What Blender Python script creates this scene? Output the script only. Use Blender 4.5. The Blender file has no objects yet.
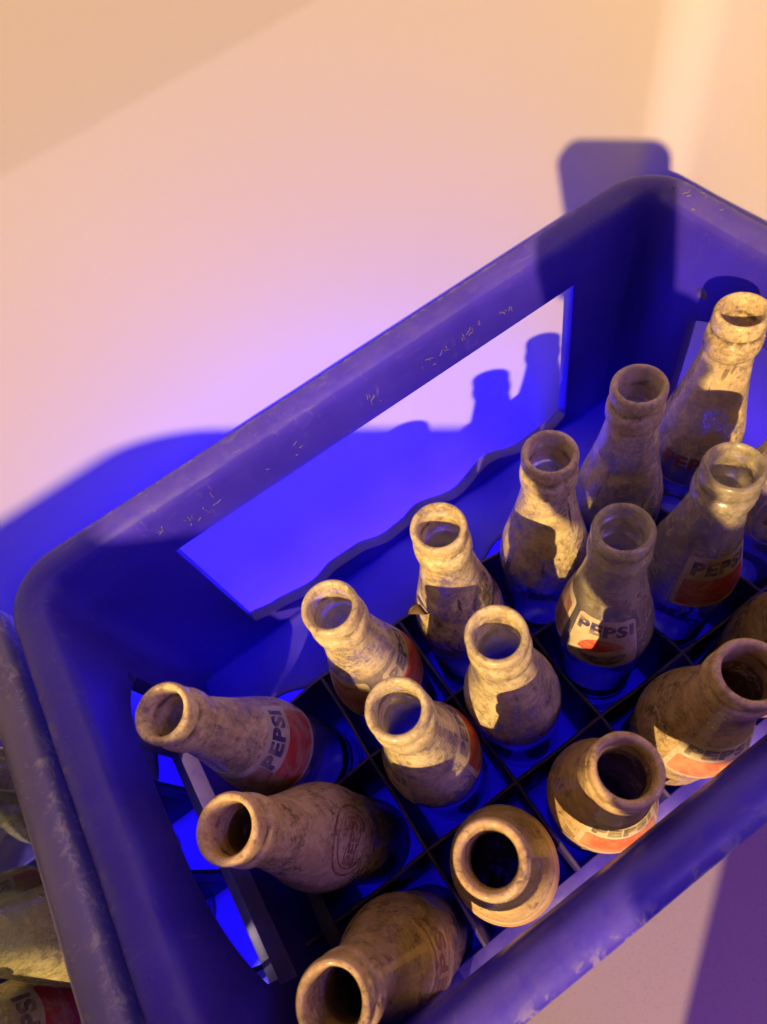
import bpy, bmesh, math, random
from math import sin, cos, pi, radians, sqrt, atan2
from mathutils import Vector, Matrix, Quaternion, noise

random.seed(7)
SC = bpy.context.scene
COL = SC.collection
MM = 0.001

# ------------------------------------------------------------------ helpers
def link(name, me, mat=None, parent=None):
    o = bpy.data.objects.new(name, me)
    COL.objects.link(o)
    if mat is not None and me is not None:
        me.materials.append(mat)
    if parent is not None:
        o.parent = parent
    return o

def mesh(name, verts, faces, smooth=None):
    me = bpy.data.meshes.new(name)
    me.from_pydata([tuple(v) for v in verts], [], faces)
    me.validate()
    bm = bmesh.new(); bm.from_mesh(me)
    bmesh.ops.recalc_face_normals(bm, faces=bm.faces)
    bm.to_mesh(me); bm.free()
    if smooth is not None:
        for p in me.polygons:
            p.use_smooth = True
        if smooth < 179:
            me.set_sharp_from_angle(angle=radians(smooth))
    return me

def thing(name, label, cat, loc=(0, 0, 0), group=None):
    o = bpy.data.objects.new(name, None)
    COL.objects.link(o)
    o.location = loc
    o.empty_display_size = 0.02
    o['label'] = label
    o['category'] = cat
    if group:
        o['group'] = group
    return o

def struct(name, verts, faces, mat, smooth=None):
    o = link(name, mesh(name, verts, faces, smooth), mat)
    o['kind'] = 'structure'
    return o

# ------------------------------------------------------------------ node helpers
class NT:
    def __init__(self, name):
        self.m = bpy.data.materials.new(name)
        self.m.use_nodes = True
        self.t = self.m.node_tree
        self.t.nodes.clear()
        self.out = self.n('ShaderNodeOutputMaterial')
    def n(self, typ, **kw):
        nd = self.t.nodes.new(typ)
        for k, v in kw.items():
            setattr(nd, k, v)
        return nd
    def l(self, a, b):
        self.t.links.new(a, b)
    def setv(self, sock, v):
        if isinstance(v, bpy.types.NodeSocket):
            self.l(v, sock)
        else:
            sock.default_value = v
    def coord(self, kind='Object'):
        return self.n('ShaderNodeTexCoord').outputs[kind]
    def shift(self, vec, amt):
        """offset a vector by this object's own random number, so copies differ"""
        oi = self.n('ShaderNodeObjectInfo')
        mu = self.n('ShaderNodeVectorMath', operation='SCALE')
        cb = self.n('ShaderNodeCombineXYZ')
        for i in range(3):
            self.l(oi.outputs['Random'], cb.inputs[i])
        self.l(cb.outputs[0], mu.inputs[0]); mu.inputs['Scale'].default_value = amt
        ad = self.n('ShaderNodeVectorMath', operation='ADD')
        self.l(vec, ad.inputs[0]); self.l(mu.outputs[0], ad.inputs[1])
        return ad.outputs[0]
    def scale(self, vec, s):
        mp = self.n('ShaderNodeMapping')
        self.l(vec, mp.inputs['Vector'])
        mp.inputs['Scale'].default_value = s
        return mp.outputs[0]
    def noise(self, vec, scale, detail=4.0, rough=0.55, dist=0.0):
        nd = self.n('ShaderNodeTexNoise')
        self.l(vec, nd.inputs['Vector'])
        nd.inputs['Scale'].default_value = scale
        nd.inputs['Detail'].default_value = detail
        nd.inputs['Roughness'].default_value = rough
        nd.inputs['Distortion'].default_value = dist
        return nd.outputs['Fac']
    def ramp(self, v, a, b, lo=0.0, hi=1.0):
        nd = self.n('ShaderNodeMapRange')
        nd.interpolation_type = 'SMOOTHSTEP'
        self.setv(nd.inputs['Value'], v)
        nd.inputs['From Min'].default_value = a
        nd.inputs['From Max'].default_value = b
        nd.inputs['To Min'].default_value = lo
        nd.inputs['To Max'].default_value = hi
        return nd.outputs['Result']
    def math(self, op, a, b=0.0, clamp=False):
        nd = self.n('ShaderNodeMath', operation=op)
        nd.use_clamp = clamp
        self.setv(nd.inputs[0], a); self.setv(nd.inputs[1], b)
        return nd.outputs[0]
    def mixc(self, f, a, b):
        nd = self.n('ShaderNodeMix', data_type='RGBA')
        self.setv(nd.inputs['Factor'], f)
        for s, v in ((nd.inputs[6], a), (nd.inputs[7], b)):
            if isinstance(v, bpy.types.NodeSocket):
                self.l(v, s)
            else:
                s.default_value = (*v, 1) if len(v) == 3 else v
        return nd.outputs[2]
    def mixs(self, f, a, b):
        nd = self.n('ShaderNodeMixShader')
        self.setv(nd.inputs[0], f)
        self.l(a, nd.inputs[1]); self.l(b, nd.inputs[2])
        return nd.outputs[0]
    def pbr(self, col, rough=0.5, trans=0.0, ior=1.45, spec=0.5, normal=None, coat=0.0):
        nd = self.n('ShaderNodeBsdfPrincipled')
        self.setv(nd.inputs['Base Color'], (*col, 1) if isinstance(col, tuple) and len(col) == 3 else col)
        self.setv(nd.inputs['Roughness'], rough)
        nd.inputs['Transmission Weight'].default_value = trans
        nd.inputs['IOR'].default_value = ior
        nd.inputs['Coat Weight'].default_value = coat
        nd.inputs['Coat Roughness'].default_value = 0.07
        nd.inputs['Specular IOR Level'].default_value = spec
        if normal is not None:
            self.l(normal, nd.inputs['Normal'])
        return nd.outputs[0]
    def transl(self, col):
        nd = self.n('ShaderNodeBsdfTranslucent')
        self.setv(nd.inputs['Color'], (*col, 1) if isinstance(col, tuple) and len(col) == 3 else col)
        return nd.outputs[0]
    def bump(self, h, strength, dist):
        nd = self.n('ShaderNodeBump')
        self.l(h, nd.inputs['Height'])
        nd.inputs['Strength'].default_value = strength
        nd.inputs['Distance'].default_value = dist
        return nd.outputs[0]
    def upness(self):
        g = self.n('ShaderNodeNewGeometry')
        s = self.n('ShaderNodeSeparateXYZ')
        self.l(g.outputs['True Normal'], s.inputs[0])
        return s.outputs[2]
    def sep(self, vec):
        s = self.n('ShaderNodeSeparateXYZ')
        self.l(vec, s.inputs[0])
        return s.outputs
    def end(self, sh):
        self.l(sh, self.out.inputs['Surface'])
        return self.m

# ------------------------------------------------------------------ materials
def mat_plastic(name, base, deep, scuff, scuff_amt, dust_amt, transl=0.22, edge_amt=0.75):
    N = NT(name)
    co = N.coord()
    broad = N.noise(co, 14, 4, 0.6)
    col = N.mixc(N.ramp(broad, 0.3, 0.7), deep, base)
    # fine rubbing marks, long in both wall directions
    s1 = N.noise(N.scale(co, (1, 1, 0.16)), 330, 3, 0.6, 0.6)
    s2 = N.noise(N.scale(co, (0.14, 0.5, 1)), 260, 3, 0.65, 0.8)
    patch = N.noise(co, 30, 5, 0.7)
    up = N.upness()
    rub = N.math('MULTIPLY', N.ramp(s1, 0.58, 0.72), N.ramp(patch, 0.46, 0.66))
    rub2 = N.math('MULTIPLY', N.ramp(s2, 0.57, 0.72), N.ramp(patch, 0.40, 0.62))
    rub = N.math('ADD', rub, N.math('MULTIPLY', rub2, N.ramp(up, 0.2, 0.75, 0.25, 1.0)), True)
    rub = N.math('MULTIPLY', rub, N.math('MULTIPLY', N.ramp(N.sep(co)[2], 0.045, 0.06, 0.25, 1.0), scuff_amt), True)  # fewer scuffs low down: shade on the ledges put into the colour
    col = N.mixc(rub, col, scuff)
    # pale worn outer edge of the rim
    x_, y_, z_ = N.sep(co)
    ax = N.math('SUBTRACT', N.math('ABSOLUTE', N.math('SUBTRACT', x_, 0.1245)), 0.2285)
    ay = N.math('SUBTRACT', N.math('ABSOLUTE', N.math('SUBTRACT', y_, 0.0730)), 0.1470)
    edge = N.math('MULTIPLY', N.ramp(N.math('MAXIMUM', ax, ay), -0.0065, -0.0005), N.ramp(z_, 0.105, 0.115))
    wn = N.noise(co, 95, 7, 0.78, 0.8)
    wear = N.math('MULTIPLY', edge, N.ramp(wn, 0.50, 0.60))
    chips = N.math('MULTIPLY', N.ramp(z_, 0.10, 0.13), N.ramp(N.noise(co, 210, 6, 0.8, 1.5), 0.655, 0.70))
    wear = N.math('MAXIMUM', wear, N.math('MULTIPLY', chips, 0.8), True)
    col = N.mixc(N.math('MULTIPLY', wear, edge_amt), col, (scuff[0] * 1.15, scuff[1] * 1.2, min(1, scuff[2] * 1.05)))
    # settled dust on faces that look up
    dn = N.noise(co, 75, 6, 0.72)
    d = N.math('MULTIPLY', N.ramp(up, 0.35, 0.9), N.ramp(dn, 0.28, 0.66, 0.25, 1.0))
    d = N.math('MULTIPLY', d, dust_amt, True)
    d = N.math('ADD', d, N.math('MULTIPLY', N.math('MULTIPLY', N.ramp(up, 0.5, 0.9), N.ramp(z_, 0.06, 0.045)), N.ramp(dn, 0.25, 0.6, 0.2 * dust_amt, 0.7 * dust_amt)), True)
    dside = N.math('MULTIPLY', N.ramp(N.noise(co, 22, 6, 0.7, 0.5), 0.45, 0.75), 0.05)
    d = N.math('ADD', d, dside, True)
    col = N.mixc(d, col, (0.20, 0.165, 0.195))
    rough = N.math('ADD', N.math('MULTIPLY', d, 0.45), N.ramp(patch, 0.3, 0.7, 0.30, 0.46), True)
    bh = N.math('ADD', N.math('MULTIPLY', s1, 0.4), N.noise(co, 60, 3, 0.5))
    p = N.pbr(col, rough, spec=0.5, normal=N.bump(bh, 0.25, 0.0006))
    return N.end(N.mixs(transl, p, N.transl((base[0] * 1.2, base[1] * 1.1, min(1, base[2] * 1.5)))))

def mat_glass(name, dust=0.7, mud=0.0, low=0.15, tint=(0.93, 0.98, 0.96), dustcol=(0.689, 0.571, 0.336), wipe=0.35, drip=0.5, edge=(0.112, 0.146), neck=0.85):
    """clear bottle glass under settled dust: dust lies on shoulder and neck, thinner on the straight foot"""
    N = NT(name)
    raw = N.coord()
    co = N.shift(raw, 3.7)
    z = N.sep(raw)[2]
    wav = N.math('MULTIPLY', N.math('SUBTRACT', N.noise(co, 38, 4, 0.6), 0.5), 0.05)
    zz = N.math('ADD', z, wav)
    hm = N.ramp(zz, edge[0], edge[1], low, 1.0)
    blot = N.noise(co, 46, 9, 0.78, 0.5)
    fine = N.noise(co, 420, 4, 0.7)
    streak = N.noise(N.scale(co, (1, 1, 0.22)), 150, 5, 0.68, 0.5)
    m = N.math('ADD', N.math('MULTIPLY', blot, 0.50), N.math('ADD', N.math('MULTIPLY', fine, 0.28), N.math('MULTIPLY', streak, 0.30)))
    m = N.ramp(m, 0.40, 0.60, 0.22, 1.15)
    wp = N.ramp(N.noise(co, 17, 4, 0.6, 0.8), 0.50, 0.60, 1.0, 1.0 - wipe)
    wp = N.math('MAXIMUM', wp, N.ramp(z, 0.205, 0.222, 0.0, neck))
    dm = N.math('MULTIPLY', N.math('MULTIPLY', N.math('MULTIPLY', m, wp), hm), dust, True)
    c2 = (dustcol[0] * 0.72, dustcol[1] * 0.67, dustcol[2] * 0.64)
    dc = N.mixc(N.ramp(N.noise(co, 80, 8, 0.78, 0.9), 0.40, 0.60), dustcol, c2)
    grain = N.noise(co, 900, 3, 0.75)
    dc = N.mixc(N.ramp(grain, 0.50, 0.72, 0.0, 0.55), dc, (dustcol[0] * 0.45, dustcol[1] * 0.38, dustcol[2] * 0.34))
    pale = N.ramp(N.noise(co, 300, 5, 0.8, 0.4), 0.60, 0.70, 0.0, 0.6)
    dc = N.mixc(pale, dc, (min(1, dustcol[0] * 1.35), min(1, dustcol[1] * 1.35), min(1, dustcol[2] * 1.4)))
    # dark dried mud
    mm_ = N.noise(co, 26, 8, 0.74, 1.2)
    ms = N.math('MULTIPLY', N.ramp(mm_, 0.60 - 0.22 * mud, 0.70 - 0.20 * mud), min(1.0, mud * 1.6), True)
    ms = N.math('MULTIPLY', ms, N.math('MULTIPLY', N.ramp(zz, 0.07, 0.12, 0.3, 1.0), N.ramp(zz, 0.165, 0.20, 1.0, 0.12)))
    fs = N.math('MULTIPLY', N.ramp(N.noise(co, 190, 6, 0.8, 0.8), 0.60, 0.68), 0.50 + 0.4 * mud)
    ms = N.math('MAXIMUM', ms, N.math('MULTIPLY', fs, N.ramp(blot, 0.40, 0.6)))
    dr = N.ramp(N.noise(N.scale(co, (1, 1, 0.09)), 135, 4, 0.65, 0.5), 0.585, 0.665)
    dr = N.math('MULTIPLY', dr, N.math('MULTIPLY', N.ramp(N.noise(co, 24, 3, 0.6), 0.46, 0.60), drip), True)
    gr = N.math('MULTIPLY', N.ramp(N.math('ABSOLUTE', N.math('SUBTRACT', z, 0.2283)), 0.0030, 0.0006), N.ramp(N.noise(co, 130, 4, 0.7), 0.42, 0.60, 0.1, 0.8))  # broken dark ring in the groove below the lip
    ms = N.math('MAXIMUM', ms, N.math('MAXIMUM', dr, gr), True)
    dc = N.mixc(ms, dc, (0.050, 0.032, 0.022))
    fac = N.math('MAXIMUM', dm, N.math('MULTIPLY', ms, 0.92), True)
    bmp = N.bump(N.math('ADD', N.math('MULTIPLY', blot, 0.6), N.math('MULTIPLY', fine, 0.6)), 0.45, 0.0005)
    d = N.pbr(dc, 0.85, spec=0.25, normal=bmp, coat=0.30)
    dd = N.mixs(0.20, d, N.transl(dc))
    rg = N.ramp(N.math('MULTIPLY', blot, hm), 0.12, 0.60, 0.03, 0.24)
    g = N.pbr(tint, rg, trans=1.0, ior=1.48)
    return N.end(N.mixs(fac, g, dd))

def mat_paint(name, col, wear=0.25, dirt=(0.22, 0.15, 0.09), rough=0.5):
    """screen-printed enamel on a bottle, worn and dusty"""
    N = NT(name)
    co = N.shift(N.coord(), 2.3)
    b = N.noise(co, 60, 7, 0.72, 0.6)
    f = N.noise(co, 380, 4, 0.7)
    m = N.math('ADD', N.math('MULTIPLY', b, 0.7), N.math('MULTIPLY', f, 0.3))
    k = N.ramp(m, 0.38, 0.64, 0.10, 0.38 + wear)
    c = N.mixc(k, col, dirt)
    c = N.mixc(N.ramp(N.noise(co, 34, 8, 0.75, 0.9), 0.42, 0.62, 0.0, 0.68), c, (0.36, 0.29, 0.19))
    return N.end(N.pbr(c, N.ramp(b, 0.3, 0.7, rough - 0.12, rough + 0.2), spec=0.4))

def mat_wall(name, col, bump=0.08, speck=0.0, upper=None):
    N = NT(name)
    co = N.coord()
    b = N.noise(co, 5, 4, 0.6)
    f = N.noise(co, 260, 5, 0.6)
    c = N.mixc(N.ramp(b, 0.3, 0.7, 0.0, 0.5), col, (col[0] * 0.955, col[1] * 0.95, col[2] * 0.945))
    if upper:   # slightly darker, yellower tone above a soft level line
        zz = N.math('ADD', N.sep(co)[2], N.math('MULTIPLY', N.noise(co, 30, 3, 0.6), 0.002))
        c = N.mixc(N.ramp(zz, 0.2755, 0.2805), c, upper)
    c = N.mixc(N.math('MULTIPLY', N.ramp(N.noise(co, 90, 7, 0.8, 0.6), 0.60, 0.78), 0.10), c, (0.19, 0.17, 0.15))
    if speck:
        c = N.mixc(N.math('MULTIPLY', N.ramp(N.noise(co, 520, 3, 0.7), 0.52, 0.70), speck), c, (col[0] * 0.55, col[1] * 0.53, col[2] * 0.5))
    return N.end(N.pbr(c, 0.62, spec=0.3, normal=N.bump(f, bump, 0.001)))

def mat_flat(name, col, rough=0.5, spec=0.4):
    N = NT(name)
    co = N.coord()
    c = N.mixc(N.ramp(N.noise(co, 120, 5, 0.65), 0.35, 0.7), col, (col[0] * 0.72, col[1] * 0.72, col[2] * 0.72))
    return N.end(N.pbr(c, rough, spec=spec))

M_CRATE = mat_plastic('blue_plastic', (0.050, 0.030, 0.56), (0.038, 0.022, 0.43), (0.24, 0.20, 0.42), 0.32, 0.20)
M_CRATE_OLD = mat_plastic('faded_blue_plastic', (0.19, 0.18, 0.46), (0.15, 0.14, 0.38), (0.50, 0.48, 0.58), 0.95, 0.10, 0.12, 0.5)
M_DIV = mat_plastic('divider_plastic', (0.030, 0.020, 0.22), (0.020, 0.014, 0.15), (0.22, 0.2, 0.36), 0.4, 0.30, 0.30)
M_BASE = mat_plastic('base_plastic', (0.16, 0.12, 0.62), (0.11, 0.085, 0.48), (0.2, 0.2, 0.5), 0.3, 0.03, 0.60)
M_WHITE = mat_wall('white_wall_paint', (0.43, 0.40, 0.34), upper=(0.385, 0.352, 0.285))
M_TAN = mat_wall('tan_wall_paint', (0.575, 0.54, 0.485))
M_FLOOR = mat_wall('pale_floor_paint', (0.19, 0.165, 0.165), 0.15, 0.35)

G = {
    'dusty': mat_glass('dusty_glass', 0.88, 0.14, 0.08, dustcol=(0.672, 0.554, 0.336), wipe=0.30, drip=0.7),
    'frosted': mat_glass('frosted_glass', 0.74, 0.05, 0.05, dustcol=(0.706, 0.613, 0.394), wipe=0.55, drip=0.3),
    'clear': mat_glass('thin_dust_glass', 0.42, 0.04, 0.05, tint=(0.90, 0.97, 0.95), dustcol=(0.638, 0.571, 0.403), wipe=0.55, drip=0.25, neck=0.4),
    'muddy': mat_glass('muddy_glass', 0.88, 0.60, 0.10, dustcol=(0.672, 0.571, 0.353), wipe=0.35, drip=0.9),
    'grimy': mat_glass('grimy_glass', 0.86, 0.26, 0.06, dustcol=(0.655, 0.554, 0.370), wipe=0.40, drip=1.0, edge=(0.122, 0.156)),
    'brown': mat_glass('brown_dust_glass', 1.08, 0.14, 0.75, dustcol=(0.588, 0.446, 0.269), wipe=0.10, drip=0.55),
    'earth': mat_glass('earth_dust_glass', 1.1, 0.20, 0.85, dustcol=(0.463, 0.344, 0.211), wipe=0.10, drip=0.5),
    'green': mat_glass('greenish_glass', 0.60, 0.0, 0.2, tint=(0.80, 0.95, 0.72), dustcol=(0.655, 0.622, 0.353), wipe=0.4, drip=0.2),
    'inner': mat_glass('inner_glass', 0.26, 0.0, 0.10, tint=(0.90, 0.94, 0.95), dustcol=(0.420, 0.379, 0.353), wipe=0.5, drip=0.2),
    'inner_dark': mat_glass('inner_dark_glass', 1.1, 0.25, 1.0, dustcol=(0.252, 0.185, 0.125), wipe=0.0, drip=0.4),  # dark brown lining: shade inside the mouths put into the colour
}
P_WHITE = mat_paint('white_enamel', (0.549, 0.499, 0.416), 0.20)
P_RED = mat_paint('red_enamel', (0.499, 0.038, 0.034), 0.10, (0.133, 0.042, 0.034))
P_ORANGE = mat_paint('orange_red_enamel', (0.599, 0.091, 0.038), 0.10, (0.250, 0.100, 0.058))
P_BLUE = mat_paint('blue_enamel', (0.029, 0.026, 0.166), 0.10, (0.083, 0.066, 0.083))
P_BLACK = mat_paint('dark_outline_enamel', (0.049, 0.042, 0.049), 0.10, (0.117, 0.091, 0.066))
P_MAROON = mat_paint('maroon_enamel', (0.183, 0.029, 0.025), 0.25, (0.166, 0.100, 0.066))
P_CREAM = mat_paint('stained_cream_enamel', (0.599, 0.450, 0.267), 0.25, (0.333, 0.166, 0.083))

# ------------------------------------------------------------------ crate dimensions (mm)
XL, XR, YF, YB = -104.0, 353.0, -74.0, 220.0       # outside of the rim
RIM, WALLT = 19.0, 10.0
ZB, ZT = -98.0, 148.0
PX, PY = 65.0, 62.7

def lerp_table(tab, x):
    if x <= tab[0][0]:
        return tab[0][1]
    for (a, va), (b, vb) in zip(tab, tab[1:]):
        if x <= b:
            t = (x - a) / (b - a)
            t = t * t * (3 - 2 * t)
            return va + (vb - va) * t
    return tab[-1][1]

WAVE = [(-22, -20), (-4, -26), (30, -34), (52, -25), (74, -26), (100, -37), (116, -35), (132, -28), (168, -42), (202, -26), (236, -41), (268, -40), (290, -28)]

def stations():
    """walk round the inner outline: (point, outward normal, lo, hi, in_hole_to_next)"""
    r = 13.0
    x0, x1, y0, y1 = XL + RIM, XR - RIM, YF + RIM, YB - RIM
    out = []
    def side(a, b, n, lo_f, hi_f, w0, w1, fine):
        L = (Vector(b) - Vector(a)).length
        d = (Vector(b) - Vector(a)) / L
        ax = 0 if abs(d.x) > 0.5 else 1
        ts = [0.0]
        c0, c1 = (w0 - a[ax]) * d[ax], (w1 - a[ax]) * d[ax]
        if c0 > c1:
            c0, c1 = c1, c0
        k = int((c1 - c0) / fine)
        ts += [c0 * 0.5] + [c0 + (c1 - c0) * i / k for i in range(k + 1)] + [(c1 + L) / 2, L]
        for t in ts:
            p = Vector(a) + d * t
            hole = c0 - 1e-6 <= t < c1 - 1e-6
            out.append((p, Vector(n), lo_f(p[ax]), hi_f(p[ax]), hole))
    def corner(c, a0, lo0, hi0, lo1, hi1):
        for i in range(1, 8):
            a = a0 + (pi / 2) * i / 8
            n = Vector((cos(a), sin(a)))
            t = i / 8
            out.append((Vector(c) + n * r, n, lo0 + (lo1 - lo0) * t, hi0 + (hi1 - hi0) * t, False))
    wave = lambda x: lerp_table(WAVE, x)
    hi_long = lambda x: 107.0
    lo_r = lambda y: -45.0
    lo_l = lambda y: 33.0
    def arch(y):
        t = abs((y - 77) / 89.0)
        return 104.0 - 34.0 * min(1.0, t) ** 3.6
    arch_r = lambda y: arch(y) - 15.0
    # front (left to right), right, back, left
    wf = lambda x: wave(x)
    side((x0 + r, y0), (x1 - r, y0), (0, -1), wf, hi_long, -22, 280, 5)
    corner((x1 - r, y0 + r), -pi / 2, wf(300), 107, -45, 66)
    side((x1, y0 + r), (x1, y1 - r), (1, 0), lo_r, arch_r, -12, 150, 4)
    corner((x1 - r, y1 - r), 0, -45, 66, wave(300), 107)
    side((x1 - r, y1), (x0 + r, y1), (0, 1), wave, hi_long, -22, 280, 4)
    corner((x0 + r, y1 - r), pi / 2, wave(-30), 107, 33, 66)
    side((x0, y1 - r), (x0, y0 + r), (-1, 0), lo_l, arch, -12, 166, 4)
    corner((x0 + r, y0 + r), pi, 33, 66, wf(-30), 107)
    # drop doubles
    res = []
    for s in out:
        if res and (res[-1][0] - s[0]).length < 0.01:
            res[-1] = (res[-1][0], res[-1][1], res[-1][2], res[-1][3], res[-1][4] or s[4])
            continue
        res.append(s)
    if (res[0][0] - res[-1][0]).length < 0.01:
        res.pop()
    return res

def build_shell():
    st = stations()
    V, F = [], []
    idx = {}
    n = len(st)
    def wob(p, k):
        q = Vector((p.x * 0.02, p.y * 0.02, k * 0.4))
        return noise.noise(q) * 0.9
    rows = []
    for i, (p, nn, lo, hi, hole) in enumerate(st):
        w = wob(p, 1)
        prof = [(0, ZB), (0, lo), (0, hi), (0, 136.0), (0.7, 140.6), (2.6, 144.4), (5.8, 146.9), (10.5, 148.2), (14.6, 147.9),
                (17.4, 146.8), (18.7, 145.0), (19.0, 142.0), (19.0, 117.0), (18.2, 115.6), (16.5, 115.2), (11.5, 115.2), (10, 113.8), (10, hi), (10, lo), (10, ZB)]
        r = []
        for j, (d, z) in enumerate(prof):
            dz = w * 0.5 if j in range(3, 12) else 0
            q = p + nn * (d + (wob(p, 5) if j not in (0, 1, 2) else 0) * 0.35)
            r.append(len(V)); V.append((q.x * MM, q.y * MM, (z + dz) * MM))
        rows.append(r)
    m = len(rows[0])
    holes = [s[4] for s in st]
    for i in range(n):
        a, b = rows[i], rows[(i + 1) % n]
        h = holes[i]
        for j in range(m):
            k = (j + 1) % m
            if h and j in (1, 17):
                continue
            F.append((a[j], b[j], b[k], a[k]))
        if h:
            F.append((a[1], b[1], b[18], a[18]))      # ledge
            F.append((a[2], b[2], b[17], a[17]))      # lintel
            if not holes[i - 1]:
                F.append((a[1], a[2], a[17], a[18]))
            if not holes[(i + 1) % n]:
                F.append((b[1], b[2], b[17], b[18]))
    me = bpy.data.meshes.new('shell')
    me.from_pydata(V, [], F)
    bm = bmesh.new(); bm.from_mesh(me)
    bmesh.ops.recalc_face_normals(bm, faces=bm.faces)
    # soften the window edges
    es = [e for e in bm.edges if len(e.link_faces) == 2 and e.calc_face_angle(0) > radians(60)
          and min(v.co.z for v in e.verts) > -0.06 and max(v.co.z for v in e.verts) < 0.112]
    bmesh.ops.bevel(bm, geom=es, offset=0.0011, segments=2, affect='EDGES', clamp_overlap=True, profile=0.5)
    bm.to_mesh(me); bm.free()
    for p in me.polygons:
        p.use_smooth = True
    me.set_sharp_from_angle(angle=radians(38))
    return me

def rod(bm, p0, p1, r, seg=12):
    """closed cylinder between two points, added to a bmesh (mm)"""
    p0, p1 = Vector(p0) * MM, Vector(p1) * MM
    d = p1 - p0
    mt = Matrix.Translation((p0 + p1) / 2) @ d.to_track_quat('Z', 'Y').to_matrix().to_4x4()
    bmesh.ops.create_cone(bm, cap_ends=True, segments=seg, radius1=r * MM, radius2=r * MM, depth=d.length, matrix=mt)

def shell_with_drill_holes():
    me = build_shell()
    o = bpy.data.objects.new('shell', me); COL.objects.link(o)
    bm = bmesh.new()
    for y, z in ((163, 79), (2, 78)):
        rod(bm, (XL - 5, y, z), (XL + 30, y, z), 4.2, 20)
    for y, z in ((146, 99), (2, 90)):
        rod(bm, (XR - 30, y, z), (XR + 5, y, z), 4.2, 20)
    cm = bpy.data.meshes.new('drill'); bm.to_mesh(cm); bm.free()
    c = bpy.data.objects.new('drill', cm); COL.objects.link(c)
    md = o.modifiers.new('b', 'BOOLEAN'); md.operation = 'DIFFERENCE'; md.object = c; md.solver = 'EXACT'
    bpy.context.view_layer.update()
    dg = bpy.context.evaluated_depsgraph_get()
    res = bpy.data.meshes.new_from_object(o.evaluated_get(dg))
    bpy.data.objects.remove(o); bpy.data.objects.remove(c)
    for p in res.polygons:
        p.use_smooth = True
    res.set_sharp_from_angle(angle=radians(38))
    return res

def box_mesh(name, a, b, bev=0.6, dips=None):
    bm = bmesh.new()
    bmesh.ops.create_cube(bm, size=1)
    for v in bm.verts:
        for k in range(3):
            v.co[k] = (a[k] + (b[k] - a[k]) * (v.co[k] + 0.5)) * MM
    bmesh.ops.bevel(bm, geom=bm.edges[:], offset=bev * MM, segments=1, affect='EDGES')
    me = bpy.data.meshes.new(name); bm.to_mesh(me); bm.free()
    return me

def divider_mesh(axis, c, a, b, cells, th=2.6):
    """upright divider sheet whose top edge dips in every cell"""
    pts = []
    n = 0
    for s0, s1 in zip(cells, cells[1:]):
        for i in range(8):
            t = i / 8
            u = s0 + (s1 - s0) * t
            pts.append((u, 1.5 - 7.0 * sin(pi * t) ** 2))
    pts.append((cells[-1], 1.5))
    V, F = [], []
    for u, z in pts:
        for (d, zz) in ((-th * 0.7, ZB + 4), (-th / 2, z - 0.8), (-th / 4, z), (th / 4, z), (th / 2, z - 0.8), (th * 0.7, ZB + 4)):
            V.append(((u * MM, (c + d) * MM, zz * MM) if axis == 'x' else ((c + d) * MM, u * MM, zz * MM)))
    m = 6
    for i in range(len(pts) - 1):
        for j in range(m):
            k = (j + 1) % m
            F.append((i * m + j, (i + 1) * m + j, (i + 1) * m + k, i * m + k))
    F.append(tuple(range(m))); F.append(tuple(range((len(pts) - 1) * m, len(pts) * m))[::-1])
    return mesh('divider', V, F, 40)

CX = [-74.0 + 2.6 / 2 + 4, 0, 65, 130, 195, 260, 325]
def build_crate(label, mat, loc=(0, 0, 0)):
    c = thing('bottle_crate', label, 'crate', loc, 'blue bottle crates')
    link('shell', shell_with_drill_holes(), mat, c)
    x0, x1, y0, y1 = XL + RIM, XR - RIM, YF + RIM, YB - RIM
    link('floor_panel', box_mesh('floor_panel', (x0 - 2, y0 - 2, ZB + 8), (x1 + 2, y1 + 2, ZB + 10)), M_BASE, c)
    xs = [x0 + 0.4] + [i * PX for i in range(-1, 6)] + [x1 - 0.4]
    V, F = [], []
    nu, nv = 150, 16
    for i in range(nu + 1):
        x = x0 + 0.5 + (x1 - x0 - 1.0) * i / nu
        k = (x / PX) % 1.0
        low = 128.5 + 9.0 * sin(pi * k) ** 2
        for j in range(nv + 1):
            t = j / nv
            y = 200.3 + (low - 200.3) * t
            z = -46 + 36 * t ** 1.4 + 2.2 * noise.noise(Vector((x * 0.035, y * 0.05, 3.0))) + 1.6 * sin(x / PX * 2 * pi) * t
            V.append((x * MM, y * MM, z * MM))
    for i in range(nu):
        for j in range(nv):
            a = i * (nv + 1) + j
            F.append((a, a + nv + 1, a + nv + 2, a + 1))
    ip = link('inner_panel', mesh('inner_panel', V, F, 179), M_BASE, c)
    md = ip.modifiers.new('thick', 'SOLIDIFY'); md.thickness = 0.002; md.offset = -1
    ys = [y0 + 0.4, 0.0, PY, 2 * PY, y1 - 0.4]
    for y in (0.0, PY, 2 * PY):
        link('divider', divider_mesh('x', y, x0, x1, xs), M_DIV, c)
    for x in [i * PX for i in range(0, 5)]:
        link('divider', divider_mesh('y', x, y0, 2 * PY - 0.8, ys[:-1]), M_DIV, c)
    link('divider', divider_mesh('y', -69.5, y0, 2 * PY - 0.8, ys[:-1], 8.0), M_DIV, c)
    return c

crate = build_crate('dark blue plastic crate with open windowed sides holding the row of dusty bottles', M_CRATE)
crate2 = build_crate('faded scuffed blue crate at left edge of photo, showing its pale rim', M_CRATE_OLD, (-463 * MM, 10 * MM, 0))

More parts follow.
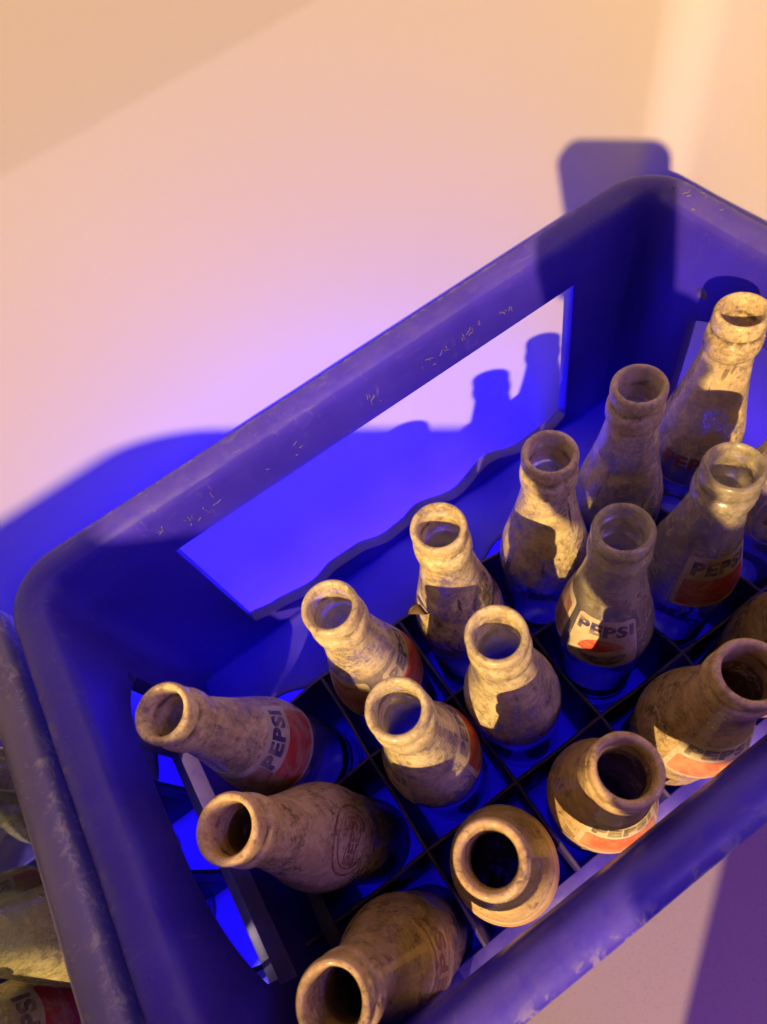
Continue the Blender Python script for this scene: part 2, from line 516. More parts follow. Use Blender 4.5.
# a stack of three more crates off to the left: it stands outside the frame and shades the wall
def copy_crate(src, loc, label):
    r = src.copy(); COL.objects.link(r); r.location = Vector(loc) * MM
    r['label'] = label; r['group'] = 'blue bottle crates'
    for ch in src.children:
        c = ch.copy(); COL.objects.link(c); c.parent = r
    return r
SX, SY = -578.0 - XR, -221.0 - YB
copy_crate(crate, (0, 0, -246.5), 'crate under the dark blue crate, holding it up off the floor')
copy_crate(crate2, (-463, 10, -246.5), 'crate under the faded scuffed crate, holding it up off the floor')
copy_crate(crate2, (SX, SY, -246.5), 'lowest crate of an empty stack standing left of the photo')
copy_crate(crate2, (SX, SY, 0), 'second crate from the floor in an empty stack left of the photo')
copy_crate(crate2, (SX, SY, 246.5), 'third crate from the floor in an empty stack left of the photo')
copy_crate(crate2, (SX, SY, 493), 'topmost crate of an empty stack standing left of the photo')

# remains of painted marks on the inside of the back rim, grit on the right rim
def residue(parent, spots, seed, plane):
    rnd = random.Random(seed)
    V, F = [], []
    def pt(u, w):
        if plane == 'back':
            return (u * MM, (YB - RIM - 0.25) * MM, min(134.5, max(109, w)) * MM)
        return ((XR - w) * MM, u * MM, (ZT + 0.45) * MM)
    def inn(p):
        return (p[0], p[1] + 0.5 * MM, p[2]) if plane == 'back' else (p[0], p[1], p[2] - 0.8 * MM)
    for (u, w, n, spr, ln) in spots:
        spr *= 1.25
        for k in range(max(2, int(n * 0.6))):
            cu, cw = rnd.gauss(u, spr), rnd.gauss(w, spr * 0.5)
            a = rnd.choice((0.15, 1.35, 1.7, 0.5, -0.4)) + rnd.uniform(-0.3, 0.3)
            pts = [(cu, cw)]
            for i in range(rnd.randint(3, int(4 + ln))):
                a += rnd.uniform(-0.45, 0.45)
                st = rnd.uniform(0.3, 0.8)
                pts.append((pts[-1][0] + cos(a) * st, pts[-1][1] + sin(a) * st))
            base = len(V); m = len(pts)
            for i, (x, y) in enumerate(pts):
                q = pts[min(i + 1, m - 1)]; o = pts[max(0, i - 1)]
                d = Vector((q[0] - o[0], q[1] - o[1])); d.normalize()
                h = rnd.uniform(0.06, 0.24) * (0.3 if i in (0, m - 1) else 1)
                for sg in (1, -1):
                    p = pt(x - d.y * h * sg, y + d.x * h * sg)
                    V.append(p); V.append(inn(p))
            for i in range(m - 1):
                b0, b1 = base + 4 * i, base + 4 * i + 4
                F += [(b0, b1, b1 + 2, b0 + 2), (b0, b0 + 1, b1 + 1, b1), (b0 + 2, b1 + 2, b1 + 3, b0 + 3)]
    o = link('paint_residue', mesh('paint_residue', V, F), mat_flat('pale_residue', (0.17, 0.15, 0.17), 0.7), parent)
    o['kind'] = 'stuff'
    return o
residue(crate, [(-2, 121, 10, 4, 4), (8, 124, 7, 4, 3), (-22, 128, 5, 4, 5), (24, 126, 5, 5, 4), (50, 127, 4, 5, 4), (70, 122, 3, 8, 3), (122, 126, 9, 2.2, 5), (126, 119, 4, 2, 4),
                (163, 127, 6, 2, 6), (166, 119, 4, 1.5, 6), (177, 125, 5, 1.6, 7), (195, 124, 7, 3, 6), (203, 126, 5, 2, 5), (222, 126, 5, 1.6, 7), (226, 121, 4, 2, 5), (-48, 131, 6, 3, 7)], 3, 'back')
residue(crate, [(188, 8, 5, 5, 4), (174, 6, 9, 4, 3), (156, 8, 4, 9, 3)], 5, 'right')

# ------------------------------------------------------------------ bottle
PROFILE = [(0, 19.0), (0.4, 22.4), (1.6, 24.8), (4.5, 26.3), (10, 26.9), (30, 26.6), (60, 26.2), (90, 26.3), (104, 26.9), (114, 27.5), (121, 27.7),
           (128, 27.5), (136, 26.7), (146, 25.0), (156, 22.8), (168, 20.2), (180, 17.8), (192, 15.8), (202, 14.3), (208, 13.5), (211.5, 13.2),
           (213, 13.1), (213.8, 13.4), (215, 14.2), (217, 14.6), (221.5, 14.7), (225, 14.3), (226.2, 13.5), (227.0, 12.6), (228.2, 12.3), (229.4, 12.4), (230.2, 13.0), (231.0, 13.6),
           (232.5, 13.8), (237.4, 13.8), (239.0, 13.5), (239.8, 12.9), (240, 12.3)]
INNER = [(240.0, 11.5), (239.6, 10.9), (238.4, 10.4), (232, 10.0), (218, 9.8), (206, 10.0), (192, 12.4), (176, 15.9), (160, 19.2), (146, 22.2), (134, 24.1), (121, 25.1),
         (100, 24.3), (60, 23.6), (14, 23.8), (8, 20.0), (6, 11.0), (9, 0.0)]
def rad(h):
    return lerp_lin(PROFILE, h)
def lerp_lin(tab, h):
    for (a, ra), (b, rb) in zip(tab, tab[1:]):
        if a <= h <= b:
            return ra + (rb - ra) * (h - a) / (b - a) if b > a else ra
    return tab[-1][1]

def smooth_profile(tab, k=3):
    out = []
    for i in range(len(tab) - 1):
        p0 = tab[max(0, i - 1)]; p1 = tab[i]; p2 = tab[i + 1]; p3 = tab[min(len(tab) - 1, i + 2)]
        for s in range(k):
            t = s / k
            q = []
            for c in (0, 1):
                q.append(0.5 * ((2 * p1[c]) + (-p0[c] + p2[c]) * t + (2 * p0[c] - 5 * p1[c] + 4 * p2[c] - p3[c]) * t * t + (-p0[c] + 3 * p1[c] - 3 * p2[c] + p3[c]) * t ** 3))
            out.append(tuple(q))
    out.append(tab[-1])
    return out

def bottle_glass_mesh():
    tab = smooth_profile(PROFILE, 2) + INNER
    seg = 56
    V, F = [], []
    V.append((0, 0, 3 * MM))
    for (h, r) in tab[:-1]:
        for i in range(seg):
            a = 2 * pi * i / seg
            V.append((r * cos(a) * MM, r * sin(a) * MM, h * MM))
    top = len(V); V.append((0, 0, 9 * MM))
    m = len(tab) - 1
    inner0 = len(tab) - len(INNER) + 4
    for i in range(seg):
        j = (i + 1) % seg
        F.append((0, 1 + j, 1 + i))
        for k in range(m - 1):
            a = 1 + k * seg
            F.append((a + i, a + j, a + seg + j, a + seg + i))
        a = 1 + (m - 1) * seg
        F.append((a + i, a + j, top))
    me = mesh('glass_body', V, F, 60)
    for p in me.polygons:
        k = (min(p.vertices) - 1) // seg
        p.material_index = 1 if (k >= inner0 and 0 not in p.vertices) else 0
    return me
GLASS = bottle_glass_mesh()

# ------------------------------------------------------------------ print on the bottles
# label space: s = arc length in mm at radius 29 (to the right as read), h = height; off = distance above glass
LABEL_DH = [0.0]
def wrap(s, h, off):
    th = s / 29.0
    h = h + 7.0 + LABEL_DH[0]
    r = rad(h) + off
    return (r * cos(th) * MM, r * sin(th) * MM, h * MM)

def band_mesh(name, xs, lo, hi, off, rows=5):
    """region between two curves lo(x), hi(x) laid on the glass"""
    V, F = [], []
    for x in xs:
        a, b = lo(x), hi(x)
        for k in range(rows + 1):
            V.append(wrap(x, a + (b - a) * k / rows, off))
    n = rows + 1
    for i in range(len(xs) - 1):
        for k in range(rows):
            F.append((i * n + k, (i + 1) * n + k, (i + 1) * n + k + 1, i * n + k + 1))
    return mesh(name, V, F, 179)

def frange(a, b, n):
    return [a + (b - a) * i / n for i in range(n + 1)]

def rrect(x0, x1, h0, h1, r, slope=0.0):
    def lo(x):
        d = max(0, r - (x - x0), r - (x1 - x))
        return h0 + (r - sqrt(max(0, r * r - min(d, r) ** 2)))
    def hi(x):
        d = max(0, r - (x - x0), r - (x1 - x))
        return h1 - (r - sqrt(max(0, r * r - min(d, r) ** 2)))
    xs = [x0 + r * (1 - cos(pi / 2 * i / 5)) for i in range(6)] + frange(x0 + r, x1 - r, 16)[1:-1] + [x1 - r * (1 - cos(pi / 2 * i / 5)) for i in range(5, -1, -1)]
    return xs, lo, hi

_txt = {}
def text_mesh(word, x0, x1, h0, h1, off, mirror=False, bold=0.035):
    key = (word, bold)
    if key not in _txt:
        cu = bpy.data.curves.new('t', 'FONT')
        cu.body = word
        cu.size = 1.0
        cu.offset = bold
        cu.resolution_u = 3
        cu.space_character = 1.12
        o = bpy.data.objects.new('t', cu); COL.objects.link(o)
        bpy.context.view_layer.update()
        dg = bpy.context.evaluated_depsgraph_get()
        me = bpy.data.meshes.new_from_object(o.evaluated_get(dg))
        bm = bmesh.new(); bm.from_mesh(me)
        bmesh.ops.triangulate(bm, faces=bm.faces[:])
        for _ in range(4):
            le = [e for e in bm.edges if e.calc_length() > 0.16]
            if not le:
                break
            bmesh.ops.subdivide_edges(bm, edges=le, cuts=1)
            bmesh.ops.triangulate(bm, faces=[f for f in bm.faces if len(f.verts) > 3])
        _txt[key] = ([tuple(v.co) for v in bm.verts], [tuple(v.index for v in f.verts) for f in bm.faces])
        bm.verts.index_update()
        bm.free(); bpy.data.objects.remove(o); bpy.data.meshes.remove(me)
    vs, fs = _txt[key]
    ax, bx = min(v[0] for v in vs), max(v[0] for v in vs)
    ay, by = min(v[1] for v in vs), max(v[1] for v in vs)
    V = []
    for v in vs:
        s = x0 + (x1 - x0) * (v[0] - ax) / (bx - ax)
        h = h0 + (h1 - h0) * (v[1] - ay) / (by - ay)
        V.append(wrap(s, h, off))
    return mesh('lettering', V, [tuple(f) for f in fs], 179)

def line_mesh(name, pts, w, off):
    """stroke of width w along points in label space"""
    V, F = [], []
    n = len(pts)
    for i, p in enumerate(pts):
        a, b = pts[max(0, i - 1)], pts[min(n - 1, i + 1)]
        d = Vector((b[0] - a[0], b[1] - a[1])); d.normalize()
        nx, ny = -d.y * w / 2, d.x * w / 2
        V.append(wrap(p[0] + nx, p[1] + ny, off)); V.append(wrap(p[0] - nx, p[1] - ny, off))
    for i in range(n - 1):
        F.append((2 * i, 2 * i + 2, 2 * i + 3, 2 * i + 1))
    return mesh(name, V, F, 179)

def add_label(b, kind, az):
    """one printed panel, its middle turned to azimuth az (degrees)"""
    def put(name, me, mat, parent, rot=True):
        o = link(name, me, mat, parent)
        return o
    rz = radians(az)
    def root(me, mat):
        o = link('label', me, mat, b)
        o.rotation_euler = (0, 0, rz)
        return o
    if kind in ('block', 'block_orange', 'block_dark'):
        L = root(band_mesh('label', *rrect(-26, 26, 117, 166, 4), 0.12, 9), P_WHITE)
        red = {'block': P_RED, 'block_orange': P_ORANGE, 'block_dark': P_RED}[kind]
        link('red_panel', band_mesh('red_panel', *rrect(-23, 23, 120.5, 146, 3), 0.24, 6), red, L)
        if kind == 'block_orange':
            link('lettering', text_mesh('PEPSI', -21, 21, 149.5, 162, 0.26, bold=0.05), P_BLACK, L)
        else:
            link('lettering', text_mesh('PEPSI', -21, 21, 149.5, 162, 0.26, bold=0.05), P_BLUE, L)
    elif kind == 'globe':
        L = root(band_mesh('label', *rrect(-22, 22, 113, 165, 4), 0.12, 9), P_WHITE)
        link('lettering', text_mesh('PEPSI', -20, 20, 149.5, 161, 0.26, bold=0.05), P_BLUE, L)
        R, cy = 15.0, 131.5
        wv = lambda x: 2.6 * sin(x / R * 2.2)
        circ = lambda x: sqrt(max(0, R * R - x * x))
        xs = [-R * cos(pi * i / 28) * 0.999 for i in range(29)]
        link('emblem', band_mesh('emblem', xs, lambda x: cy + min(circ(x), wv(x) + 2.6), lambda x: cy + circ(x), 0.24, 4), P_RED, L)
        link('emblem', band_mesh('emblem', xs, lambda x: cy - circ(x), lambda x: cy + max(-circ(x), wv(x) - 2.6), 0.24, 4), P_BLUE, L)
    elif kind == 'script':
        # small side panel with a line of right-to-left script
        st = [[(11, 157.5), (11, 153.0), (8, 151.7), (5.2, 152.7), (5.2, 155.5), (5.2, 152.7), (2.4, 151.7), (0, 152.7), (0, 156.1), (0, 152.7), (-2.4, 151.7),
               (-4.0, 153.1), (-4.6, 155.5), (-5.4, 152.9), (-7.0, 152.7), (-7.4, 155.1), (-8.2, 152.7), (-10.5, 151.9), (-11.8, 150.1), (-9, 148.9)]]
        L = root(line_mesh('label', st[0], 1.5, 0.20), P_WHITE)
        for (x, h) in ((8.2, 149.9), (3.2, 149.9), (1.2, 149.9), (-2.2, 149.9)):
            link('lettering', band_mesh('lettering', *rrect(x - 0.8, x + 0.8, h - 0.8, h + 0.8, 0.6), 0.20, 2), P_WHITE, L)
    elif kind == 'frame':
        # rounded outline with dark red letters
        pts = []
        for i in range(61):
            a = 2 * pi * i / 60
            ce, se = cos(a), sin(a)
            pts.append((25 * math.copysign(abs(ce) ** 0.6, ce), 138 + 24 * math.copysign(abs(se) ** 0.6, se)))
        L = root(line_mesh('label', pts, 1.1, 0.14), P_WHITE)
        link('lettering', text_mesh('PEPSI', -19, 19, 133, 145, 0.22, bold=0.04), P_MAROON, L)
    elif kind == 'roundel':
        R, cy = 20.0, 137.0
        pts = [(R * cos(2 * pi * i / 60), cy + R * sin(2 * pi * i / 60)) for i in range(61)]
        L = root(line_mesh('label', pts, 1.4, 0.14), P_MAROON)
        p2 = [(15.8 * cos(2 * pi * i / 60), cy + 15.8 * sin(2 * pi * i / 60)) for i in range(61)]
        link('outline', line_mesh('outline', p2, 0.9, 0.14), P_MAROON, L)
        link('lettering', text_mesh('PEPSI', -13.5, 13.5, 132.5, 142, 0.22, bold=0.04), P_MAROON, L)
        for (a, b2) in ((4.2, 6.2), (-5.8, -7.8)):
            w = [(-14 + 28 * i / 20, cy + a + 2.4 * sin(i / 20 * 2 * pi)) for i in range(21)]
            link('outline', line_mesh('outline', w, 1.0, 0.2), P_MAROON, L)
    elif kind == 'arcs':
        L = root(line_mesh('label', [(-30 + 60 * i / 30, 150 + 1.5 * cos(i / 30 * pi * 2)) for i in range(31)], 1.6, 0.14), P_CREAM)
        link('outline', line_mesh('outline', [(-30 + 60 * i / 30, 146 + 1.5 * cos(i / 30 * pi * 2)) for i in range(31)], 0.8, 0.14), P_MAROON, L)
        link('lettering', text_mesh('PEPSI', -22, 22, 128, 141, 0.2, bold=0.02), P_MAROON, L)
        link('outline', line_mesh('outline', [(-26 + 52 * i / 30, 122 - 3 * cos(i / 30 * pi * 2)) for i in range(31)], 0.9, 0.14), P_MAROON, L)
    elif kind == 'band':
        L = root(band_mesh('label', frange(-48, 48, 40), lambda x: 112 + 1.2 * sin(x * 0.2), lambda x: 142 + 1.4 * sin(x * 0.17 + 1), 0.12, 8), P_CREAM)
        for h in (120, 126, 133):
            link('outline', line_mesh('outline', [(-40 + 80 * i / 40, h + 1.2 * sin(i * 0.5)) for i in range(41)], 1.2, 0.24), P_ORANGE, L)
    elif kind == 'lowtext':
        L = root(line_mesh('label', [(-34 + 68 * i / 30, 111.5) for i in range(31)], 0.8, 0.14), P_MAROON)
        link('lettering', text_mesh('PEPSI', -24, 24, 115, 124, 0.2, bold=0.03), P_MAROON, L)
        link('outline', line_mesh('outline', [(-34 + 68 * i / 30, 128) for i in range(31)], 0.8, 0.14), P_MAROON, L)
    elif kind == 'strip':
        L = root(band_mesh('label', *rrect(-19, 19, 117, 166, 4), 0.12, 8), P_WHITE)
        link('side_panel', band_mesh('side_panel', *rrect(-16, 16, 121, 160, 3), 0.24, 6), P_MAROON, L)

GROUP = 'glass soda bottles standing in the crates'
ZBASE = ZB + 10.4
def bottle(label, glass, foot, ring, labels, up=True):
    """foot and ring are world points in mm; the bottle's axis joins them"""
    f = Vector((foot[0], foot[1], ZBASE)); r = Vector((ring[0], ring[1], ring[2] if len(ring) > 2 else 152.0))
    b = thing('soda_bottle', label, 'bottle', f * MM, GROUP)
    q = Vector((0, 0, 1)).rotation_difference((r - f).normalized())
    b.rotation_mode = 'QUATERNION'
    b.rotation_quaternion = q
    s = (r - f).length / 240.0
    b.scale = (1, 1, s)
    if not up:      # stuck in its cell mouth down
        b.location = (f + Vector((0, 0, 240))) * MM
        b.rotation_quaternion = Quaternion((1, 0, 0), pi) @ q
    gm = GLASS.copy()
    g = link('glass_body', gm, G[glass], b)
    gm.materials.append(G['inner_dark' if glass in ('brown', 'earth') else 'inner'])
    for kind, az, *dh in labels:
        LABEL_DH[0] = dh[0] if dh else 0.0
        add_label(b, kind, az)
    LABEL_DH[0] = 0.0
    return b

def cell(i, j, dx=0, dy=0):
    return ((i - 0.5) * PX + dx, (j - 0.5) * PY + dy)

BOT = [
    ('dusty bottle leaning into left back corner, red block label, mouth lit, body shaded', 'dusty', cell(0, 2, -4, 1), (-51.4, 96.7), [('block', -38, -4), ('strip', -112, -4)]),
    ('dusty bottle second from left in back row, red block on its right side', 'frosted', cell(1, 2, 1, 0), (36, 91.8), [('block', -36), ('strip', -150)]),
    ('mud-caked bottle with scrap of leaf stuck to its side, no label showing', 'muddy', cell(2, 2, 0, 0), (98.9, 93.2), []),
    ('grimy bottle without label, black crust around the mouth, clear blue foot', 'grimy', cell(3, 2, 1, 0), (164.3, 91.1), []),
    ('dusty unlabelled bottle in back row between grimy bottle and the corner bottle', 'grimy', cell(4, 2, -1, 0), (222.7, 93.2), []),
    ('dusty bottle farthest right in back row against the end window, white outline label', 'dusty', cell(5, 2, 0, 0), (291.8, 93.7), [('frame', -146, -12)]),
    ('brown dusty bottle with round maroon emblem, lying toward left wall in middle row', 'brown', cell(0, 1, -4, 3), (-46.5, 37.4), [('roundel', -40)]),
    ('pale frosted bottle with white globe label and red block, second in middle row', 'frosted', cell(1, 1, 1, 2), (35.7, 35.7), [('globe', 172), ('block', -12)]),
    ('frosted bottle with ribbed greenish mouth and faint red letters low on its body', 'frosted', cell(2, 1, -2, 2), (87.8, 35.7), [('lowtext', -136)]),
    ('clear-necked bottle in middle row with globe label and orange panel', 'clear', cell(3, 1, 0, 3), (162, 39.9), [('globe', -138), ('strip', 130)]),
    ('clean clear bottle at right with bright red block label and blue lettering', 'clear', cell(4, 1, -2, 1), (219.6, 32.7), [('block', -108, 5)]),
    ('dusty bottle at right edge of photo, mostly cut off, white outline label', 'dusty', cell(5, 1, 0, 0), (289, 34), [('frame', -120)]),
    ('brown earth-coated bottle nearest the camera at bottom of photo', 'earth', cell(0, 0, 0, -1), (-38.4, -33.7), [('arcs', -40)]),
    ('brown dust-covered bottle seen straight down its black mouth, stained cream band', 'brown', cell(1, 0, 1, 0), (34, -28.9), [('band', -78)]),
    ('bottle with grey-green chipped mouth and orange-red block label beside front wall', 'brown', cell(2, 0, 0, -1), (93.9, -33.8), [('block_orange', -112, 8), ('script', 176, 8)]),
    ('brown-necked bottle leaning right with orange-red block label by front wall', 'brown', cell(3, 0, -1, 0), (155.3, -34.4), [('block_orange', -118), ('script', 162)]),
    ('brown bottle behind the leaning brown-necked one, its mouth outside the photo', 'earth', cell(4, 0, 0, 0), (225, -31), [('band', -100)]),
]
bottles = [bottle(l, g, f, r, lb) for (l, g, f, r, lb) in BOT]

# bottles of the neighbouring crate seen past its rim
NX = -463.0
def ncell(i, j, dx=0, dy=0):
    x, y = cell(i, j, dx, dy)
    return (x + NX, y + 10)
for lab, g, f, r, lb in (
    ('pale frosted bottle in the faded crate, uppermost at left edge of photo', 'frosted', (-184, 160), (-186, 162), []),
    ('bottle in the faded crate with blue letters turned sideways, middle of left edge', 'dusty', (-236, 102), (-206, 106), [('block', -14)]),
    ('bottle at lower left corner in the faded crate, blue letters turned sideways', 'dusty', (-236, 41), (-206, 46), [('block', -14)]),
    ('yellow-green glass bottle in the faded crate between two lettered bottles', 'green', (-180, 74), (-174, 72), []),
):
    bottle(lab, g, f, r, lb)
bottle('bottle standing mouth down in the faded crate, red label seen through the end opening', 'clear', (-176, 118), (-176, 116), [('block', 0)], up=False)

# scrap of dry leaf stuck to the muddy bottle
def leaf():
    V, F = [], []
    n = 7
    for i in range(n):
        t = i / (n - 1)
        w = 2.6 * sin(pi * (0.1 + 0.85 * t))
        for k in (-1, 0, 1):
            V.append(((t * 11 - 2) * MM, (k * w + 0.7 * sin(t * 7)) * MM, ((1.6 if k else 0) + 2.2 * sin(t * 4 + k)) * MM))
    for i in range(n - 1):
        for k in range(2):
            a = i * 3 + k
            F.append((a, a + 1, a + 4, a + 3))
    me = mesh('leaf_scrap', V, F, 179)
    o = link('leaf_scrap', me, mat_flat('dry_leaf', (0.10, 0.06, 0.03), 0.8))
    md = o.modifiers.new('thick', 'SOLIDIFY'); md.thickness = 0.0006
    o['label'] = 'dry brown leaf scrap stuck to the side of the muddy bottle'
    o['category'] = 'leaf'
    return o
lf = leaf()
lf.location = (75.5 * MM, 90 * MM, 78 * MM)
lf.rotation_euler = (0.3, -0.5, 2.5)

# ------------------------------------------------------------------ setting
YW, XW, ZFL = 300.0, 466.0, ZB - 247.5
def quad_struct(name, pts, mat):
    return struct(name, [tuple(c * MM for c in p) for p in pts], [tuple(range(len(pts)))], mat)
quad_struct('floor', [(-1300, -1200, ZFL), (XW + 79, -1200, ZFL), (XW + 79, YW + 79, ZFL), (-1300, YW + 79, ZFL)], M_FLOOR)
ZSTEP = 277.0
def wall_mesh():
    r = 34.0
    path = [(-1300, YW), (-700, YW), (XW - r, YW)]
    path += [(XW - r + r * sin(pi / 2 * i / 12), YW - r + r * cos(pi / 2 * i / 12)) for i in range(1, 13)]
    path += [(XW, -200), (XW, -900), (XW + 80, -900), (XW + 80, YW + 80), (-1300, YW + 80)]
    n = len(path)
    V = [(x * MM, y * MM, z * MM) for z in (ZFL - 20, 800) for x, y in path]
    F = [(i, (i + 1) % n, n + (i + 1) % n, n + i) for i in range(n)]
    F += [tuple(range(n)), tuple(range(n, 2 * n))]
    return mesh('wall', V, F, 30)
wl = link('wall', wall_mesh(), M_WHITE)
wl['kind'] = 'structure'

# ------------------------------------------------------------------ phone in the photographer's hand (outside the frame; its shadow is in it)
C = Vector((44.947, -39.345, 419.327))
RX = Vector((0.8168273, -0.5413216, -0.1994091)); DN = Vector((-0.5639191, -0.6763852, -0.4738125)); FW = Vector((0.1216076, 0.4994736, -0.8577515))
def phone():
    t = thing('smartphone', 'black smartphone held above the crate, taking the picture', 'phone', (0, 0, 0))
    bm = bmesh.new()
    bmesh.ops.create_cube(bm, size=1)
    w, h, d = 77.0, 158.0, 8.5
    for v in bm.verts:
        v.co = Vector((v.co.x * w, v.co.y * h, v.co.z * d)) * MM
    ve = [e for e in bm.edges if abs(e.verts[0].co.z - e.verts[1].co.z) > 1e-4]
    bmesh.ops.bevel(bm, geom=ve, offset=15 * MM, segments=10, affect='EDGES', profile=0.5)
    me = bpy.data.meshes.new('case'); bm.to_mesh(me); bm.free()
    o = link('case', me, mat_flat('black_case', (0.02, 0.02, 0.022), 0.4), t)
    cen = C - FW * 8.0 - RX * 29.0 + DN * 80.0
    R = Matrix((RX, -DN, -FW)).transposed().to_4x4()
    t.matrix_world = Matrix.Translation(cen * MM) @ R
    scr = link('screen', box_mesh('screen', (-33, -64, 4.3), (33, 64, 4.6), 0.1), mat_flat('dark_screen', (0.01, 0.01, 0.012), 0.1), t)
    return t
phone()

def person():
    """photographer kneeling behind the camera: outside the frame, the arm's shadow crosses the bottles"""
    J, E_ = [], []
    def add(p, r, parent=None):
        J.append((Vector(p), r))
        if parent is not None:
            E_.append((parent, len(J) - 1))
        return len(J) - 1
    rd = Vector((0.77, -0.64, 0)); fd = Vector((0.64, 0.77, 0))
    LS = Vector((-455, -610, 680)); mid = LS + rd * 185
    pel = add(mid + Vector((-30, -36, -430)), 120)
    bel = add(mid + Vector((-20, -24, -270)), 118, pel)
    che = add(mid + Vector((0, 0, -90)), 125, bel)
    nec = add(mid + Vector((10, 12, 60)), 55, che)
    chin = add(mid + Vector((45, 54, 120)), 62, nec)
    hd = add(mid + Vector((50, 60, 190)), 85, chin)
    add(mid + Vector((45, 54, 255)), 62, hd)
    ls = add(LS, 58, che)
    el = add((-285, -415, 512), 45, ls)
    fa = add((-190, -310, 428), 42, el)
    wr = add((-102, -226, 354), 33, fa)
    bot = C - RX * 29 + DN * 159 - FW * 8
    palm = add(bot + DN * 22 - FW * 12 + RX * 6, 36, wr)
    palm2 = add(bot + DN * -12 - FW * 20 + RX * 12, 27, palm)
    # fingers reach round the right edge of the phone, thumb round the left
    for k, (dn_, ln, r0) in enumerate(((-50, 30, 9.0), (-32, 33, 9.5), (-14, 31, 9.2), (4, 25, 8.2))):
        base = C - RX * 29 + DN * (159 + dn_ + 2) - FW * 8
        a = add(base + RX * 24 - FW * 16, r0 + 2, palm2)
        b_ = add(base + RX * 46 - FW * 8 + DN * -3, r0, a)
        c_ = add(base + RX * 45 + FW * 11 + DN * -5, r0 - 1, b_)
        add(base + RX * (45 - ln * 0.5) + FW * 15 + DN * -6, r0 - 2, c_)
    base = C - RX * 29 + DN * 138 - FW * 8
    a = add(base - RX * 34 - FW * 14, 12, palm)
    b_ = add(base - RX * 46 + DN * -14, 10.5, a)
    add(base - RX * 38 + FW * 14 + DN * -30, 9, b_)
    rs = add(mid + rd * 185 + Vector((0, 0, 0)), 58, che)
    re = add(mid + rd * 240 + Vector((0, 20, -290)), 44, rs)
    rw = add(mid + rd * 150 + fd * 230 + Vector((0, 0, -390)), 28, re)
    rp = add(mid + rd * 130 + fd * 275 + Vector((0, 0, -410)), 26, rw)
    for k in range(4):
        f1 = add(mid + rd * (115 + 17 * k) + fd * 335 + Vector((0, 0, -424)), 9, rp)
        add(mid + rd * (113 + 18 * k) + fd * (366 + (8 if k in (1, 2) else 0)) + Vector((0, 0, -438)), 8, f1)
    t1 = add(mid + rd * 90 + fd * 300 + Vector((0, 0, -420)), 11, rp)
    add(mid + rd * 80 + fd * 330 + Vector((0, 0, -434)), 9, t1)
    for sgn in (-1, 1):
        hip = add(mid + rd * (95 * sgn) + Vector((-30, -36, -500)), 92, pel)
        kn = add(mid + rd * (140 * sgn) + fd * 130 + Vector((0, 0, -965)), 60, hip)
        an = add(mid + rd * (110 * sgn) - fd * 240 + Vector((0, 0, -983)), 40, kn)
        add(mid + rd * (110 * sgn) - fd * 350 + Vector((0, 0, -988)), 34, an)
    me = bpy.data.meshes.new('person')
    me.from_pydata([tuple(p * MM) for p, r in J], E_, [])
    o = bpy.data.objects.new('person_rig', me); COL.objects.link(o)
    md = o.modifiers.new('skin', 'SKIN')
    o.modifiers.new('sub', 'SUBSURF').levels = 2
    for v, (p, r) in zip(me.skin_vertices[0].data, J):
        v.radius = (r * MM, r * MM)
    me.skin_vertices[0].data[0].use_root = True
    bpy.context.view_layer.update()
    dg = bpy.context.evaluated_depsgraph_get()
    body = bpy.data.meshes.new_from_object(o.evaluated_get(dg))
    bpy.data.objects.remove(o)
    for p in body.polygons:
        p.use_smooth = True
    q = link('person', body, mat_flat('dark_clothes', (0.035, 0.035, 0.045), 0.9))
    body.materials.append(mat_flat('skin', (0.45, 0.27, 0.19), 0.55))
    for p in body.polygons:
        c = p.center / MM
        if c.z > 745 or (c - Vector((-60, -130, 360))).length < 88 or (c - (mid + rd * 110 + fd * 320 + Vector((0, 0, -420)))).length < 75:
            p.material_index = 1
    q['label'] = 'person in dark clothes kneeling behind the camera, holding up the smartphone'
    q['category'] = 'person'
    return q
person()

# ------------------------------------------------------------------ light
def lamp(name, kind, loc, energy, color, target=None, **kw):
    ld = bpy.data.lights.new(name, kind)
    ld.energy = energy; ld.color = color
    for k, v in kw.items():
        setattr(ld, k, v)
    o = bpy.data.objects.new(name, ld); COL.objects.link(o)
    o.location = Vector(loc) * MM
    if target is not None:
        o.rotation_mode = 'QUATERNION'
        o.rotation_quaternion = (Vector(target) - Vector(loc)).to_track_quat('-Z', 'Y')
    return o
KD = Vector((-1.17, -1.0, 1.06)).normalized()
lamp('warm_spot', 'POINT', Vector((100, 100, 100)) + KD * 9000, 10100, (1.0, 0.65, 0.25), shadow_soft_size=0.05)
lamp('blue_strip', 'AREA', (50, 236, -310), 7.6, (0.009, 0.003, 1.0), target=(50, 300, -192), shape='RECTANGLE', size=0.46, size_y=0.06, spread=radians(86))
lamp('blue_base', 'AREA', (125, 160, ZB + 3), 0.42, (0.28, 0.18, 1.0), target=(125, 160, 100), shape='RECTANGLE', size=0.42, size_y=0.07)
lamp('blue_base_rows', 'AREA', (125, 30, ZB + 3), 0.10, (0.26, 0.17, 1.0), target=(125, 30, 100), shape='RECTANGLE', size=0.42, size_y=0.16)
lamp('blue_base_neighbour', 'AREA', (-175, 80, ZB + 3), 0.25, (0.24, 0.16, 1.0), target=(-175, 80, 100), shape='RECTANGLE', size=0.12, size_y=0.22)
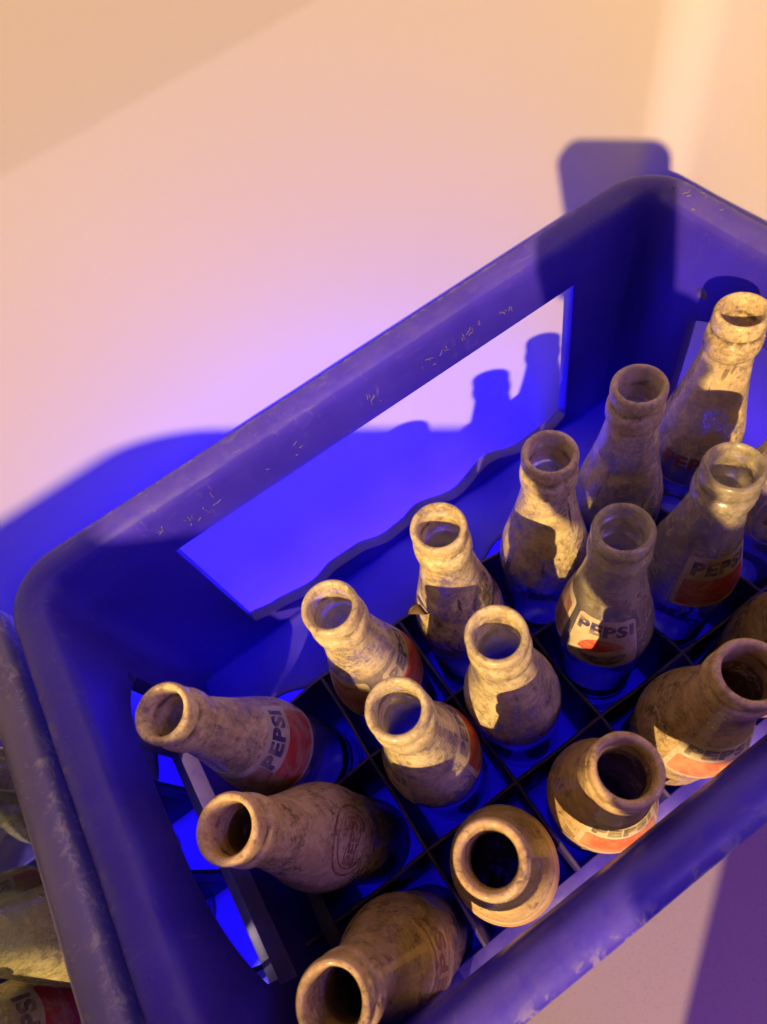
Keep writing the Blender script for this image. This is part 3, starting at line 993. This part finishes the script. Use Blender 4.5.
lamp('blue_side_fill', 'AREA', (400, 120, -190), 0.3, (0.06, 0.02, 1.0), target=(466, 120, -20), shape='RECTANGLE', size=0.20, size_y=0.04)  # added fill, brightens the wall behind the right opening
lamp('violet_fill', 'SPOT', (370, -560, 950), 22, (0.30, 0.15, 1.0), target=(60, 100, 20), spot_size=radians(30), spot_blend=0.6, shadow_soft_size=0.10)  # added fill aimed at the crate interior, no such lamp in the place
lamp('violet_floor_fill', 'SPOT', (120, -760, 900), 70, (0.38, 0.10, 1.0), target=(230, -230, -344), spot_size=radians(32), spot_blend=0.6, shadow_soft_size=0.10)  # added fill that tints the floor in front violet

lamp('warm_side_fill', 'SPOT', (-640, 20, 900), 85, (1.0, 0.80, 0.54), target=(-236, 82, 60), spot_size=radians(10.5), spot_blend=0.5, shadow_soft_size=0.02)  # added fill that brightens the bottles in the faded crate

w = bpy.data.worlds.new('World'); SC.world = w; w.use_nodes = True
w.node_tree.nodes['Background'].inputs[0].default_value = (0.60, 0.34, 0.50, 1)
w.node_tree.nodes['Background'].inputs[1].default_value = 0.06

# ------------------------------------------------------------------ camera
cd = bpy.data.cameras.new('camera'); cam = bpy.data.objects.new('camera', cd); COL.objects.link(cam)
cd.sensor_fit = 'AUTO'; cd.sensor_width = 36.0; cd.lens = 641.8 / 1024 * 36
cd.clip_start = 0.01; cd.clip_end = 50
cam.matrix_world = Matrix(((RX.x, -DN.x, -FW.x, C.x * MM), (RX.y, -DN.y, -FW.y, C.y * MM), (RX.z, -DN.z, -FW.z, C.z * MM), (0, 0, 0, 1)))
cd.dof.use_dof = True; cd.dof.focus_distance = 0.36; cd.dof.aperture_fstop = 13.0
SC.camera = cam

SC.render.engine = 'CYCLES'
cy = SC.cycles
cy.max_bounces = 12; cy.transmission_bounces = 10; cy.diffuse_bounces = 4; cy.glossy_bounces = 4
cy.sample_clamp_indirect = 6
cy.use_denoising = True
try:
    cy.denoiser = 'OPENIMAGEDENOISE'
except Exception:
    pass
SC.view_settings.view_transform = 'Standard'
SC.view_settings.look = 'None'
SC.view_settings.exposure = 0.0
SC.view_settings.gamma = 1.0
